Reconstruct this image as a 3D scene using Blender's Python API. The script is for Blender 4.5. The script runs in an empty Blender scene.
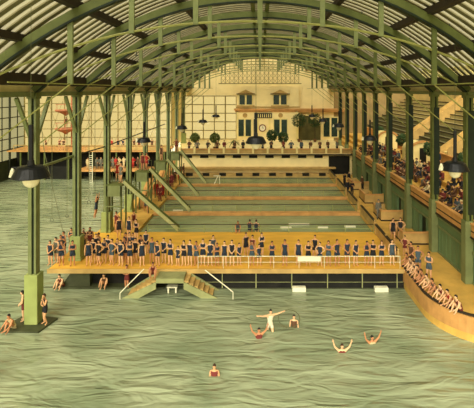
import bpy, bmesh, math, random
from mathutils import Vector, Matrix
random.seed(7)
S = bpy.context.scene
COL = S.collection
PI = math.pi
F, CX, CY, CH = 440.0, 260.0, 90.0, 12.1     # focal length in pixels, vanishing point, eye height above the deck

# ------------------------------------------------------------------ helpers
def lin(c):
    return tuple(((v/255)/12.92 if v/255 <= .04045 else ((v/255+.055)/1.055)**2.4) for v in c)
MATS = {}
def mat(name, rgb, rough=.7, var=.15, scale=3.0, bump=.0, metal=0, stretch=(1,1,1), dark=None, spec=.3):
    m = bpy.data.materials.new(name); m.use_nodes = True
    nt = m.node_tree; b = nt.nodes['Principled BSDF']
    b.inputs['Roughness'].default_value = rough; b.inputs['Metallic'].default_value = metal
    b.inputs['Specular IOR Level'].default_value = spec
    tc = nt.nodes.new('ShaderNodeTexCoord'); mp = nt.nodes.new('ShaderNodeMapping')
    mp.inputs['Scale'].default_value = stretch
    nz = nt.nodes.new('ShaderNodeTexNoise'); nz.inputs['Scale'].default_value = scale; nz.inputs['Detail'].default_value = 6
    nt.links.new(tc.outputs['Object'], mp.inputs[0]); nt.links.new(mp.outputs[0], nz.inputs['Vector'])
    rp = nt.nodes.new('ShaderNodeValToRGB')
    c = lin(rgb); d = lin(dark) if dark else tuple(v*(1-var*2) for v in c)
    rp.color_ramp.elements[0].position = .3; rp.color_ramp.elements[0].color = (*d, 1)
    rp.color_ramp.elements[1].position = .62; rp.color_ramp.elements[1].color = (*c, 1)
    nt.links.new(nz.outputs['Fac'], rp.inputs[0]); nt.links.new(rp.outputs[0], b.inputs['Base Color'])
    if bump:
        bp = nt.nodes.new('ShaderNodeBump'); bp.inputs['Strength'].default_value = bump; bp.inputs['Distance'].default_value = .03
        nt.links.new(nz.outputs['Fac'], bp.inputs['Height']); nt.links.new(bp.outputs[0], b.inputs['Normal'])
    MATS[name] = m
    return m

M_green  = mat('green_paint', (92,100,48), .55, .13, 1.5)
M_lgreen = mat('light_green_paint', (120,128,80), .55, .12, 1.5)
M_yrod   = mat('yellow_green_rod', (146,146,78), .5, .1, 2)
M_dgreen = mat('dark_green_paint_and_shade', (24,38,22), .6, .2, 2)  # paint colour, also used where shade is put into the colour
M_wgreen = mat('wall_green_paint', (104,128,84), .6, .14, .8, stretch=(1,1,.3))
M_dbeam  = mat('dark_brown_timber', (52,42,28), .7, .2, 2)
M_deck   = mat('yellow_deck_boards', (230,176,66), .6, .12, .9, stretch=(.5,2,1))
M_walk   = mat('ochre_walkway_boards', (220,174,84), .6, .14, .9)
M_orange = mat('orange_rail_boards', (206,152,86), .6, .15, 1.2)
M_tan    = mat('tan_panel_boards', (192,158,92), .65, .15, 1.2)
M_cream  = mat('cream_plaster', (250,230,166), .8, .06, .6)
M_cream2 = mat('pale_cream_trim', (240,222,150), .7, .08, 1)
M_plast2 = mat('ochre_plaster', (228,208,150), .8, .1, .8)
M_dark   = mat('black_timber_and_shade', (28,27,20), .8, .3, 1.2)  # dark timber, also paints the shade under the gallery and in openings
M_iron   = mat('black_iron_enamel', (26,28,30), .4, .2, 3)
M_white  = mat('white_paint', (228,224,190), .5, .06, 2)
M_stone  = mat('pale_green_stone', (150,152,100), .8, .15, 1.5, bump=.2)
M_stoneL = mat('olive_stone_block', (150,160,92), .8, .1, 1)
M_rock   = mat('dark_wet_stone', (70,74,48), .5, .2, 1.5, bump=.4)
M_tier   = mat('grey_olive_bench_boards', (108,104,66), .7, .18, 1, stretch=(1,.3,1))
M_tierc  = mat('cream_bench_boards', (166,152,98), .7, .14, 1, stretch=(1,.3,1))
M_leaf   = mat('dark_leaf', (58,82,40), .6, .2, 6)
M_leaf2  = mat('olive_leaf', (96,108,48), .6, .2, 6)
M_pot    = mat('brown_pot', (120,82,46), .7, .15, 4)
M_wglass = mat('dark_teal_window_glass', (40,60,52), .2, .2, 2)
M_grey   = mat('mullion_grey', (150,136,84), .6, .1, 2)
M_dgrey  = mat('mullion_dark', (44,46,30), .6, .1, 2)
M_copper = mat('pink_copper_platform', (190,120,84), .6, .15, 2)
M_clockw = mat('clock_white', (240,234,205), .5, .02, 2)
M_clockr = mat('clock_rim_red_brown', (120,60,36), .5, .1, 2)
M_globe  = mat('milk_glass_globe', (244,232,196), .25, .03, 2)
M_pale   = mat('pale_green_slide_paint', (172,174,118), .55, .1, 2)
M_rope   = mat('grey_rope', (90,92,60), .8, .1, 9)
M_ceil   = mat('olive_board_ceiling', (186,172,104), .8, .14, .6, stretch=(.2,2,1))

def thinmix(name, rgb, kind):
    m = bpy.data.materials.new(name); m.use_nodes = True; nt = m.node_tree
    nt.nodes.remove(nt.nodes['Principled BSDF']); out = nt.nodes['Material Output']
    mix = nt.nodes.new('ShaderNodeMixShader'); c = (*lin(rgb), 1)
    if kind == 'glass':
        a = nt.nodes.new('ShaderNodeBsdfTransparent'); g = nt.nodes.new('ShaderNodeBsdfGlossy'); g.inputs['Roughness'].default_value = .15
        mix.inputs[0].default_value = .06
    else:
        a = nt.nodes.new('ShaderNodeBsdfDiffuse'); g = nt.nodes.new('ShaderNodeBsdfTransparent'); g.inputs['Color'].default_value = (.72,.71,.67,1)
        mix.inputs[0].default_value = .45
    a.inputs['Color'].default_value = c
    nt.links.new(a.outputs[0], mix.inputs[1]); nt.links.new(g.outputs[0], mix.inputs[2]); nt.links.new(mix.outputs[0], out.inputs[0])
    return m
M_pane = thinmix('aged_cream_glass', (194,182,146), 'glass')
M_panel = thinmix('grey_green_glass', (146,146,128), 'glass')
M_roofpane = thinmix('milky_roof_pane', (200,194,150), 'milk')
M_roofbar = mat('dark_olive_roof_batten', (112,106,74), .8, .15, 2)

def water_mat(name, rgb, dark, bumpd=.25, rough=.12, sx=.55, sy=1.7):
    m = bpy.data.materials.new(name); m.use_nodes = True; nt = m.node_tree; b = nt.nodes['Principled BSDF']
    b.inputs['Roughness'].default_value = rough; b.inputs['IOR'].default_value = 1.4
    b.inputs['Specular IOR Level'].default_value = .75
    tc = nt.nodes.new('ShaderNodeTexCoord')
    def nz(scale, st, det=3):
        mp = nt.nodes.new('ShaderNodeMapping'); mp.inputs['Scale'].default_value = st
        n = nt.nodes.new('ShaderNodeTexNoise'); n.inputs['Scale'].default_value = scale; n.inputs['Detail'].default_value = det
        n.inputs['Distortion'].default_value = .9
        nt.links.new(tc.outputs['Object'], mp.inputs[0]); nt.links.new(mp.outputs[0], n.inputs['Vector']); return n
    big = nz(.16, (1,1,1), 4); w1 = nz(1.0, (sx, sy, 1), 2); w2 = nz(2.6, (sx, sy, 1), 3)
    rp = nt.nodes.new('ShaderNodeValToRGB')
    rp.color_ramp.elements[0].position = .36; rp.color_ramp.elements[0].color = (*lin(dark), 1)
    rp.color_ramp.elements[1].position = .6; rp.color_ramp.elements[1].color = (*lin(rgb), 1)
    nt.links.new(big.outputs['Fac'], rp.inputs[0]); nt.links.new(rp.outputs[0], b.inputs['Base Color'])
    ad = nt.nodes.new('ShaderNodeMath'); ad.operation = 'MULTIPLY_ADD'; ad.inputs[1].default_value = .16
    nt.links.new(w2.outputs['Fac'], ad.inputs[0]); nt.links.new(w1.outputs['Fac'], ad.inputs[2])
    bp = nt.nodes.new('ShaderNodeBump'); bp.inputs['Strength'].default_value = 1; bp.inputs['Distance'].default_value = bumpd
    nt.links.new(ad.outputs[0], bp.inputs['Height']); nt.links.new(bp.outputs[0], b.inputs['Normal'])
    return m
M_water = water_mat('green_pool_water', (152,160,126), (120,132,100), .24, .1, .42, 1.25)
M_water2 = water_mat('still_green_pool_water', (138,152,108), (116,134,94), .06, .12)

class MB:
    def __init__(s): s.v = []; s.f = []; s.mi = []
    def add(s, vs, fs, mi=0):
        o = len(s.v); s.v += [tuple(v) for v in vs]; s.f += [tuple(i+o for i in f) for f in fs]; s.mi += [mi]*len(fs); return s
    def box(s, x0, x1, y0, y1, z0, z1, mi=0):
        vs = [(x,y,z) for x in (x0,x1) for y in (y0,y1) for z in (z0,z1)]
        return s.add(vs, [(0,1,3,2),(4,6,7,5),(0,4,5,1),(2,3,7,6),(0,2,6,4),(1,5,7,3)], mi)
    def beam(s, a, b, w, h, up=(0,0,1), mi=0):
        a = Vector(a); b = Vector(b); d = (b-a).normalized(); u = Vector(up)
        if abs(d.dot(u)) > .95: u = Vector((0,1,0))
        r = d.cross(u).normalized(); u = r.cross(d)
        vs = [p + r*sx*w/2 + u*sz*h/2 for p in (a,b) for sx,sz in ((-1,-1),(1,-1),(1,1),(-1,1))]
        return s.add(vs, [(3,2,1,0),(4,5,6,7),(0,1,5,4),(1,2,6,5),(2,3,7,6),(3,0,4,7)], mi)
    def tube(s, pts, r, n=8, mi=0, cap=True):
        pts = [Vector(p) for p in pts]; R = r if isinstance(r, (list,tuple)) else [r]*len(pts); vs = []; fs = []
        for i,p in enumerate(pts):
            d = (pts[min(i+1,len(pts)-1)]-pts[max(i-1,0)]).normalized()
            u = Vector((0,0,1)) if abs(d.z) < .9 else Vector((0,1,0))
            a = d.cross(u).normalized(); c = a.cross(d)
            vs += [p + (a*math.cos(2*PI*k/n)+c*math.sin(2*PI*k/n))*R[i] for k in range(n)]
        for i in range(len(pts)-1):
            for k in range(n): fs.append((i*n+k, i*n+(k+1)%n, (i+1)*n+(k+1)%n, (i+1)*n+k))
        if cap: fs.append(tuple(range(n))[::-1]); fs.append(tuple((len(pts)-1)*n+k for k in range(n)))
        return s.add(vs, fs, mi)
    def lathe(s, prof, c=(0,0,0), n=16, mi=0):
        vs = []; fs = []
        for r,z in prof: vs += [(c[0]+r*math.cos(2*PI*k/n), c[1]+r*math.sin(2*PI*k/n), c[2]+z) for k in range(n)]
        for i in range(len(prof)-1):
            for k in range(n): fs.append((i*n+k, i*n+(k+1)%n, (i+1)*n+(k+1)%n, (i+1)*n+k))
        return s.add(vs, fs, mi)
    def prism(s, poly, z0, z1, mi=0):
        n = len(poly); vs = [(x,y,z0) for x,y in poly]+[(x,y,z1) for x,y in poly]
        return s.add(vs, [tuple(range(n))[::-1], tuple(range(n,2*n))]+[(i,(i+1)%n,n+(i+1)%n,n+i) for i in range(n)], mi)
    def prismxz(s, poly, y0, y1, mi=0):
        n = len(poly); vs = [(x,y0,z) for x,z in poly]+[(x,y1,z) for x,z in poly]
        return s.add(vs, [tuple(range(n)), tuple(range(n,2*n))[::-1]]+[(i,n+i,n+(i+1)%n,(i+1)%n) for i in range(n)], mi)
    def build(s, name, m, parent=None, smooth=False, bevel=0):
        me = bpy.data.meshes.new(name); me.from_pydata(s.v, [], s.f)
        for mm in (m if isinstance(m, (list,tuple)) else [m]): me.materials.append(mm)
        me.polygons.foreach_set('material_index', s.mi)
        if smooth: me.polygons.foreach_set('use_smooth', [True]*len(s.f))
        bm = bmesh.new(); bm.from_mesh(me); bmesh.ops.recalc_face_normals(bm, faces=bm.faces); bm.to_mesh(me); bm.free()
        o = bpy.data.objects.new(name, me); COL.objects.link(o)
        if bevel:
            b = o.modifiers.new('bevel', 'BEVEL'); b.width = bevel; b.segments = 2
        if parent:
            o.parent = parent; L = parent.get('_o')
            o.location = (-Vector(L)) if L else (0,0,0)
        return o
def tag(o, label, cat, group=None, kind=None):
    if label: o['label'] = label
    if cat: o['category'] = cat
    if group: o['group'] = group
    if kind: o['kind'] = kind
    return o
def thing(name, loc, label, cat, group=None, kind=None):
    """Empty at the thing's base; its parts are written in world coordinates"""
    o = bpy.data.objects.new(name, None); COL.objects.link(o); o.location = loc; o.empty_display_size = .2
    o['_o'] = tuple(loc); return tag(o, label, cat, group, kind)
def struct(name, mb, m, label=None, parent=None, **k):
    o = mb.build(name, m, parent, **k); o['kind'] = 'structure'
    if label: o['label'] = label
    return o
def P(px, py, d): return ((px-CX)*d/F, d, CH-(py-CY)*d/F)
def G(px, py, z=0.0):
    d = F*(CH-z)/(py-CY); return ((px-CX)*d/F, d)
ORD = ['', 'first','second','third','fourth','fifth','sixth','seventh','eighth','ninth','tenth','eleventh','twelfth']
def nth(n):
    if n < 13: return ORD[n]
    return '%d%s' % (n, 'th' if 10 < n % 100 < 14 else {1:'st',2:'nd',3:'rd'}.get(n % 10, 'th'))

# ------------------------------------------------------------------ camera, light, world
cam = bpy.data.cameras.new('camera'); co = bpy.data.objects.new('camera', cam); COL.objects.link(co)
co.location = (0,0,CH); co.rotation_euler = (PI/2,0,0)
cam.sensor_width = 36; cam.lens = 36*F/474; cam.shift_x = -(CX-237)/474; cam.shift_y = (CY-204)/474; cam.clip_end = 400
S.camera = co
w = bpy.data.worlds.new('world'); S.world = w; w.use_nodes = True
bg = w.node_tree.nodes['Background']; bg.inputs[0].default_value = (*lin((232,220,176)), 1); bg.inputs[1].default_value = 1.9
sun = bpy.data.lights.new('sun', 'SUN'); so = bpy.data.objects.new('sun', sun); COL.objects.link(so)
sun.energy = 22; sun.angle = math.radians(60); sun.color = (1,.96,.86)
so.rotation_euler = Vector((.3,1.0,-.95)).to_track_quat('-Z','Y').to_euler(); so.location = (-10,-10,40)
S.view_settings.view_transform = 'Standard'; S.view_settings.look = 'None'; S.view_settings.gamma = 1; S.view_settings.exposure = 0.0

# ------------------------------------------------------------------ pools, decks, walkways
WZ = -1.4
mb = MB().add([(-38,3,WZ),(22,3,WZ),(22,70,WZ),(-38,70,WZ)], [(0,1,2,3)])
tag(mb.build('pool_water', M_water), 'rippled green water of the large main pool', 'water', kind='stuff')
XL, XR, WL, WR = -10.5, 9.8, -13.9, 13.3
DF, DB = 29.7, 37.5
struct('floor', MB().box(-14.3, XR, DF, DB, -.22, 0), M_deck, 'broad yellow boarded deck across the pools')
edge = [(9.8,30.2),(9.8,26.6)]+[(9.8+3.6*(1-math.cos(a)),26.6-3.7*math.sin(a)) for a in [PI/2*k/14 for k in range(1,15)]]+[(17,22.9),(17,30.2)]
struct('promenade', MB().prism(edge, -1.9, 0), M_walk, 'ochre walkway curving along the pool at right')
curb = MB()
for a,b in zip(edge[:-2], edge[1:-1]): curb.beam((a[0]-.0,a[1],.04),(b[0],b[1],.04),.14,.1)
struct('trim_1', curb, M_dbeam)
fas = MB()
for a,b in zip(edge[:-2], edge[1:-1]): fas.beam((a[0]-.03,a[1]-.02,-.5),(b[0]-.03,b[1]-.02,-.5),.06,.9)
struct('trim_2', fas, M_orange)
struct('walkway', MB().box(XR, 17, 30.2, 63, -1.9, 0), M_walk, 'long ochre walkway beside the small pools at right')
struct('walkway', MB().box(WL, XL, DB, 63, -1.9, 0).box(-14.3,XL,DB-.01,DB+.4,-1.9,-.22), M_walk, 'ochre walkway beside the small pools at left')
YS = [(DB,DB),(43.2,43.95),(49.4,50.1),(56.2,56.9),(62.6,63.2)]
ws = MB()
for i,(a,b) in enumerate(YS[1:4]): 
    s_ = MB().box(XL, XR, a, b, -1.9, .0).box(XL, XR, a-.06, a, -.16, .05)
    struct('crosswalk', s_, M_orange, 'narrow orange walkway between two small pools, %s beyond the deck' % ORD[i+1])
for i in range(4):
    y0 = YS[i][1]; y1 = YS[i+1][0]
    q = MB().add([(XL,y0,-.25),(XR,y0,-.25),(XR,y1,-.25),(XL,y1,-.25)], [(0,1,2,3)])
    tag(q.build('pool_water', M_water2), 'flat green water of the %s small pool beyond the deck' % ORD[i+1], 'water', kind='stuff')
    # solid side panel at right
    t = thing('pool_side_panel', (XR,(y0+y1)/2,0), 'tan boarded side panel by the right end of the %s small pool' % ORD[i+1], 'railing', 'boarded side panels by the small pools')
    MB().box(XR+.02,XR+.1,y0+.3,y1-.3,.05,.8).build('board_panel', M_tan, t)
    MB().box(XR-.02,XR+.16,y0+.25,y1-.25,.8,.9).build('top_rail', M_dbeam, t)
    for yy in (y0+.3, y1-.3): MB().box(XR,XR+.12,yy-.06,yy+.06,0,.95).build('post', M_tan, t)
    # slim railing along the near side
    yr = y0-.25 if i == 0 else y0-.2
    t = thing('pool_railing', (0,yr,0), 'low dark rail on white posts along the near side of the %s small pool' % ORD[i+1], 'railing', 'low rails of the small pools')
    MB().tube([(XL+1,yr,.72),(XR-.2,yr,.72)], .035).build('top_rail', M_dbeam if i != 0 else M_dbeam, t)
    MB().tube([(XL+1,yr,.38),(XR-.2,yr,.38)], .018).build('mid_rail', M_stoneL, t)
    for k in range(9):
        x = XL+1+(XR-.2-XL-1)*k/8; MB().tube([(x,yr,0),(x,yr,.74)], .025).build('post', M_stoneL, t)
# panels at the deck's right end
t = thing('deck_side_panel', (9.7,33.5,0), 'tan boarded panel between the yellow deck and the right walkway', 'railing')
MB().box(9.66,9.74,30.9,36.8,.05,.8).build('board_panel', M_tan, t); MB().box(9.6,9.8,30.85,36.85,.8,.9).build('top_rail', M_dbeam, t)
for yy in (30.9,33.9,36.8): MB().box(9.63,9.77,yy-.07,yy+.07,0,.96).build('post', M_tan, t)

# deck front: dark recess, posts, rail
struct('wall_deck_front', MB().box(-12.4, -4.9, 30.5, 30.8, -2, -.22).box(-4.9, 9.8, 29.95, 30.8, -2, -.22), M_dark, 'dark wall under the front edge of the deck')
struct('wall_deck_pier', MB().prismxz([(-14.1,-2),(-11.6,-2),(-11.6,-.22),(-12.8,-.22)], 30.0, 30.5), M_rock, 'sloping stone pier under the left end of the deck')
struct('trim_3', MB().box(-14.35, 9.82, DF-.06, DF, -.26, .03), M_tan)
t = thing('deck_front_piling', (0,29.9,WZ), 'pale slim posts and cross rail in front of the dark wall under the deck', 'frame')
for px in (190,222,256,292,328,363,398):
    x = (px-CX)*DF/F; MB().box(x-.03,x+.03,29.87,29.94,-1.5,-.22).build('post', M_stone, t)
MB().tube([(-4,29.89,-.95),(9.7,29.89,-.95)], .018).build('rail', M_stone, t)
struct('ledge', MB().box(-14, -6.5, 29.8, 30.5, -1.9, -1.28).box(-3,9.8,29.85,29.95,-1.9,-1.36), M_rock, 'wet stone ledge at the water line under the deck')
for px,la in ((299,'left'),(381,'right')):
    x,y,z = P(px,289,29.6)
    t = MB().box(x-.45,x+.45,29.4,29.75,WZ-.05,WZ+.28).build('float_block', M_white, bevel=.03)
    tag(t, 'white float block on the water below the deck edge, the %s one of two' % la, 'float', 'white float blocks')
# railing on the deck front
t = thing('deck_railing', (2,29.85,0), 'thin white railing along the front edge of the yellow deck', 'railing')
x0,x1 = -4.2, 9.5
MB().tube([(x0,29.85,.82),(x1,29.85,.82)], .024).build('top_rail', M_white, t)
MB().tube([(x0,29.85,.42),(x1,29.85,.42)], .014).build('mid_rail', M_white, t)
for k in range(9):
    x = x0+(x1-x0)*k/8; MB().tube([(x,29.85,-.0),(x,29.85,.84)], .018).build('post', M_white, t)
x,_ = G(309,268); tag(MB().box(x-.78,x+.78,29.76,29.83,.5,.8).build('plank', M_white, bevel=.01), 'cream plank hung on the deck railing right of the middle', 'plank')

# double stair from the deck down into the water
t = thing('double_stair', (-5.85,29,WZ), 'stone double stair descending both ways from the deck into the pool', 'stairs')
MB().box(-6.75,-4.95,28.5,29.7,-.42,-.12).build('landing', M_stone, t)
for sgn,xs,nm in ((-1,-6.75,'left'),(1,-4.95,'right')):
    m_ = MB()
    for k in range(7):
        a = xs+sgn*k*.31; b = xs+sgn*(k+1)*.31; z = -.12-.19*(k+1)
        m_.box(min(a,b),max(a,b),28.6,29.65,z-.12,z+.02)
    m_.build('steps', M_tan, t)
    zt,zb = -.1,-1.5; L = 2.3
    for yy,zt in ((28.5,-.38),(29.65,-.1)): MB().prismxz([(xs,zt),(xs+sgn*.05,zt),(xs+sgn*L,zb+.05),(xs+sgn*L,zb-.15),(xs+sgn*(L-.7),zb-.15),(xs,zt-.42)], yy, yy+.1).build('stringer', M_stone, t)
for sgn,a,b in ((-1,(144,269),(120,293)),(1,(205,270),(233,292))):
    p = P(*a,29.3); q = P(*b,28.4)
    h = thing('stair_handrail', (q[0],q[1],q[2]), 'white sloping handrail %s of the double stair' % ('left' if sgn < 0 else 'right'), 'handrail', 'handrails beside the double stair')
    MB().tube([p,q], .035).build('rail', M_white, h); MB().tube([q,(q[0],q[1],WZ-.3)], .03).build('post', M_white, h)
tag(MB().box(-6.2,-5.5,29.2,29.6,-1.05,-.98).box(-6.15,-6.05,29.25,29.35,-1.6,-1.05).box(-5.65,-5.55,29.25,29.35,-1.6,-1.05).build('bench', M_white), 'small white bench under the double stair', 'bench')

# ------------------------------------------------------------------ right wall, balcony, grandstand
gw = MB(); doors = [(35.3,36.6),(41.5,42.7),(47.8,49.0),(54.2,55.4),(60.2,61.3)]
ys = [22.0]+[v for d in doors for v in d]+[80]
for i in range(0,len(ys),2):
    gw.box(WR, WR+.25, ys[i], ys[i+1], 0, 3.0)
    y = ys[i]+.05
    while y < ys[i+1]-.1:
        gw.box(WR-.035, WR, y, y+.05, 0.12, 1.95); y += .62
for a,b in doors: gw.box(WR, WR+.25, a, b, 2.05, 3.0)
struct('wall_right', gw, M_wgreen, 'green boarded wall under the balcony')
struct('trim_4', MB().box(WR-.1,WR,22,80,1.92,2.06).box(WR-.08,WR,22,80,0,.14).box(WR-.1,WR,22,80,2.6,2.72), M_lgreen)
for i,(a,b) in enumerate(doors): struct('door_%d' % (i+1), MB().box(WR+.2,WR+.24,a,b,0,2.05), M_dgreen, 'dark doorway in the green wall')  # dark panel paints the shade inside the open doorway
struct('balcony_parapet', MB().box(WR-.15,WR+.0,22,64,2.95,3.75).box(WR-.22,WR+.08,22,64,3.72,3.82), M_orange, 'long orange parapet along the front of the balcony')
struct('trim_5', MB().box(WR-.19,WR-.15,22,64,3.3,3.36).box(WR-.24,WR-.15,22,64,2.9,2.98), M_dbeam)
tiers = MB(); tiers.box(WR+.0,14.1,20,80,2.8,3.0).box(14.1,14.9,20,80,2.8,3.42).box(14.9,15.7,20,80,2.8,3.84).box(15.7,18.7,20,80,2.8,4.26)
struct('balcony_floor', tiers, M_walk, 'stepped ochre floor of the spectators balcony')
ut = MB(); 
for k in range(12):
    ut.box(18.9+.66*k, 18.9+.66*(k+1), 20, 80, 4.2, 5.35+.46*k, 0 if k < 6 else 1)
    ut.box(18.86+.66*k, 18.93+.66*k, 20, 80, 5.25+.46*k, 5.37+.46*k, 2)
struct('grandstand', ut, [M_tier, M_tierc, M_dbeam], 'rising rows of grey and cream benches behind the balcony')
struct('grandstand_parapet', MB().box(18.66,18.86,20,80,4.26,5.5).box(18.6,18.92,20,80,5.5,5.6), M_orange, 'orange wall at the foot of the upper benches')
struct('wall_grandstand', MB().box(27,27.3,10,85,-2,14.2), mat('ochre_back_wall', (196,172,106), .8, .12, .6), 'ochre wall behind the upper benches')
for i,y0 in enumerate((33,44,56)):
    t = thing('grandstand_stair', (18.9,y0,5.4), 'cream stair flight with tan side boards climbing the upper benches, %s from the viewer' % ORD[i+1], 'stairs', 'stair flights up the grandstand')
    s_ = MB()
    for k in range(24): s_.box(18.7+.33*k, 18.7+.33*(k+1), y0, y0+1.6, 4.6+.23*k-.3, 5.05+.23*k+.5)
    s_.build('steps', M_cream2, t)
    for yy in (y0-.12, y0+1.6):
        MB().prismxz([(18.7,4.9),(18.7,6.2),(26.8,11.9),(26.8,10.6)], yy, yy+.1).build('side_board', M_tan, t)
# low curved bandshell/kiosk on the balcony walkway
for i,(yy,xx) in enumerate(((47,17.4),(58.5,17.0))):
    t = thing('arched_kiosk', (xx,yy,4.26), 'arched cream kiosk with orange rim and dark doorway on the balcony, %s one' % ('nearer','farther')[i], 'kiosk', 'arched kiosks on the balcony')
    arc = [(xx+1.25*math.cos(a), 4.26+1.2+1.0*math.sin(a)) for a in [PI*k/14 for k in range(15)]]
    MB().prismxz([(xx+1.25,4.26)]+arc+[(xx-1.25,4.26)], yy, yy+3).build('shell', M_cream2, t)
    arc2 = [(xx+1.4*math.cos(a), 4.26+1.2+1.15*math.sin(a)) for a in [PI*k/14 for k in range(15)]]
    r_ = MB()
    for a,b in zip(arc2[:-1],arc2[1:]): r_.beam((a[0],yy-.05,a[1]),(b[0],yy-.05,b[1]),.22,.2)
    r_.build('rim', M_orange, t)
    MB().box(xx-.35,xx+.35,yy-.03,yy+.02,4.26,5.9).build('doorway', M_dark, t)

# stair enclosures (booths) on the right walkway
for i,(a,b) in enumerate(doors[:4]):
    y0,y1 = a-.9,b+.7; xa,xb = WR-2.1, WR-.12
    t = thing('stair_enclosure', ((xa+xb)/2,(y0+y1)/2,0), 'tan boarded enclosure round a doorway of the green wall, %s from the viewer' % ORD[i+1], 'enclosure', 'boarded enclosures on the right walkway')
    MB().box(xa,xb,y0,y0+.08,.04,.9).build('front_panel', M_tan, t)
    MB().box(xa,xa+.08,y0+.08,y1-.08,.04,.9).build('side_panel', M_tan, t)
    MB().box(xa,xb-.9,y1-.08,y1,.04,.9).build('back_panel', M_tan, t)
    MB().box(xa-.05,xb,y0-.05,y0+.13,.9,1.0).box(xa-.05,xa+.13,y0+.13,y1,.9,1.0).build('cap_rail', M_orange, t)
    MB().box(xa-.02,xb,y0-.03,y0-.0,.0,.12).box(xa-.03,xa,y0,y1,0,.12).build('skirting', M_dbeam, t)
    for x_,y_ in ((xa,y0),(xb-.1,y0),(xa,y1-.1)): MB().box(x_-.02,x_+.12,y_-.02,y_+.12,0,1.06).build('post', M_tan, t)

# ------------------------------------------------------------------ columns
LY = [19.5,25.5,31.5,37.7,44.0,50.3,56.6,62.9,69.2,75.5]
RY = [22.2,27.7,33.1,38.7,44.7,50.0,55.4,60.7,66.3,72.0]
CW = 13.1
def column(x, y, zb, side, i):
    nm = 'left' if side < 0 else 'right'
    dsc = 'just outside the frame' if i == 0 else 'standing in the pool' if (side < 0 and i == 1) else ('standing on the %s walkway' % nm if 0 < i < 8 else 'by the terrace' )
    t = thing('roof_column', (x,y,zb), 'green roof column %s, %s of the %s row counted from the viewer' % (dsc, nth(max(i,1)), nm), 'column', 'green roof columns')
    w = .46 if side < 0 else .44; h = w/2
    pz = zb+ (3.0 if (side<0 and i==1) else 1.7)
    s_ = MB().box(x-h,x-h+.2,y-h,y+h,pz-.1,11.75).box(x+h-.12,x+h,y-h,y+h,pz-.1,11.75)
    MB().box(x-h+.2,x+h-.12,y-.14,y+.14,pz-.1,11.75).build('web', M_dgreen, t)  # web coloured darker, the shade of the recess put into it
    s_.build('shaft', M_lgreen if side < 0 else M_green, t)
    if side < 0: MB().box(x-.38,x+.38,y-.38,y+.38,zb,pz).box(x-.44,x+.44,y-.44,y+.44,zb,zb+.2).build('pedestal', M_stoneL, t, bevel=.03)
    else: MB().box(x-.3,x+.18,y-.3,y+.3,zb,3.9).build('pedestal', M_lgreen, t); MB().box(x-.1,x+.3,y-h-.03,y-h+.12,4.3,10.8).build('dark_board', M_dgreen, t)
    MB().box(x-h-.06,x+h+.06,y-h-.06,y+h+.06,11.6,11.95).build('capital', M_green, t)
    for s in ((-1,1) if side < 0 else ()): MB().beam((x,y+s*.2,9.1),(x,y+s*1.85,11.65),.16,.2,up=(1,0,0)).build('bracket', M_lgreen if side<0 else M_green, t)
for i,y in enumerate(LY): column(-CW, y, (WZ-.1 if i < 2 else 0) if i < 8 else 3.0 if i > 8 else 0, -1, i) if i != 0 else column(-CW,y,WZ-.1,-1,0)
for i,y in enumerate(RY): column(CW, y, 0, 1, i)
struct('column_footing', MB().prism([(-14.7,24.5),(-12.3,24.4),(-11.9,25.9),(-14,26.3)], -1.7, -1.3), M_rock, 'flat stone footing round the column standing in the pool')

# eave beams
tag(MB().box(-CW-.15,-CW+.15,14,80,11.72,12.0).build('eave_beam', M_lgreen), 'long green beam along the tops of the left columns', 'beam', 'beams on the column tops')
tag(MB().box(CW-.15,CW+.15,14,80,11.76,12.0).build('eave_beam', M_lgreen), 'long green beam along the tops of the right columns', 'beam', 'beams on the column tops')
# ------------------------------------------------------------------ roof
def rise(x, H): return H*(1-abs(x/CW)**2.2)
def RZ(x): return CH + .55 + rise(x, 5.9)
def arch_pts(H, y0, y1, x0=-CW, x1=CW, n=28):
    out = []
    for k in range(n+1):
        x = x0+(x1-x0)*k/n; out.append((x, y0+(y1-y0)*(x+CW)/(2*CW), CH-.05+rise(x,H)))
    return out
place = ['nearest to the viewer']+['%s from the viewer' % ORD[k] for k in range(2,11)]
for i in range(10):
    a,b = LY[i],RY[i]
    t = thing('roof_truss', (0,(a+b)/2,CH), 'arched green roof truss with thin lower chord and hanging posts, %s' % place[i], 'truss', 'arched roof trusses')
    up = arch_pts(5.6,a,b); lo = arch_pts(3.3,a,b)
    m_ = MB()
    for p,q in zip(up[:-1],up[1:]): m_.beam(p,q,.3,.42)
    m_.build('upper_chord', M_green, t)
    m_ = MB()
    for p,q in zip(up[:-1],up[1:]): m_.beam((p[0],p[1],p[2]-.25),(q[0],q[1],q[2]-.25),.38,.09)  # added dark strip painting the shaded underside of the chord
    m_.build('chord_shade_strip', M_dgreen, t)
    MB().tube(lo, .06, 6).build('lower_chord', M_yrod, t)
    for x in (-8.6,-5.9,-3.0,0,3.0,5.9,8.6):
        y = a+(b-a)*(x+CW)/(2*CW); zt = CH+rise(x,5.6); zb = CH+rise(x,3.3)-.12
        if abs(x) > 8: zb = CH+.25
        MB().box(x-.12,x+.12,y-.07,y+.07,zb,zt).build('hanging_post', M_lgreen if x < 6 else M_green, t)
    for s in (-1,1):
        y = a+(b-a)*(s*8.6+CW)/(2*CW); MB().tube([(s*8.6,y,CH+.27),(s*CW,a if s<0 else b,8.75)], .035, 6).build('tie_rod', M_yrod, t)
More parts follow.
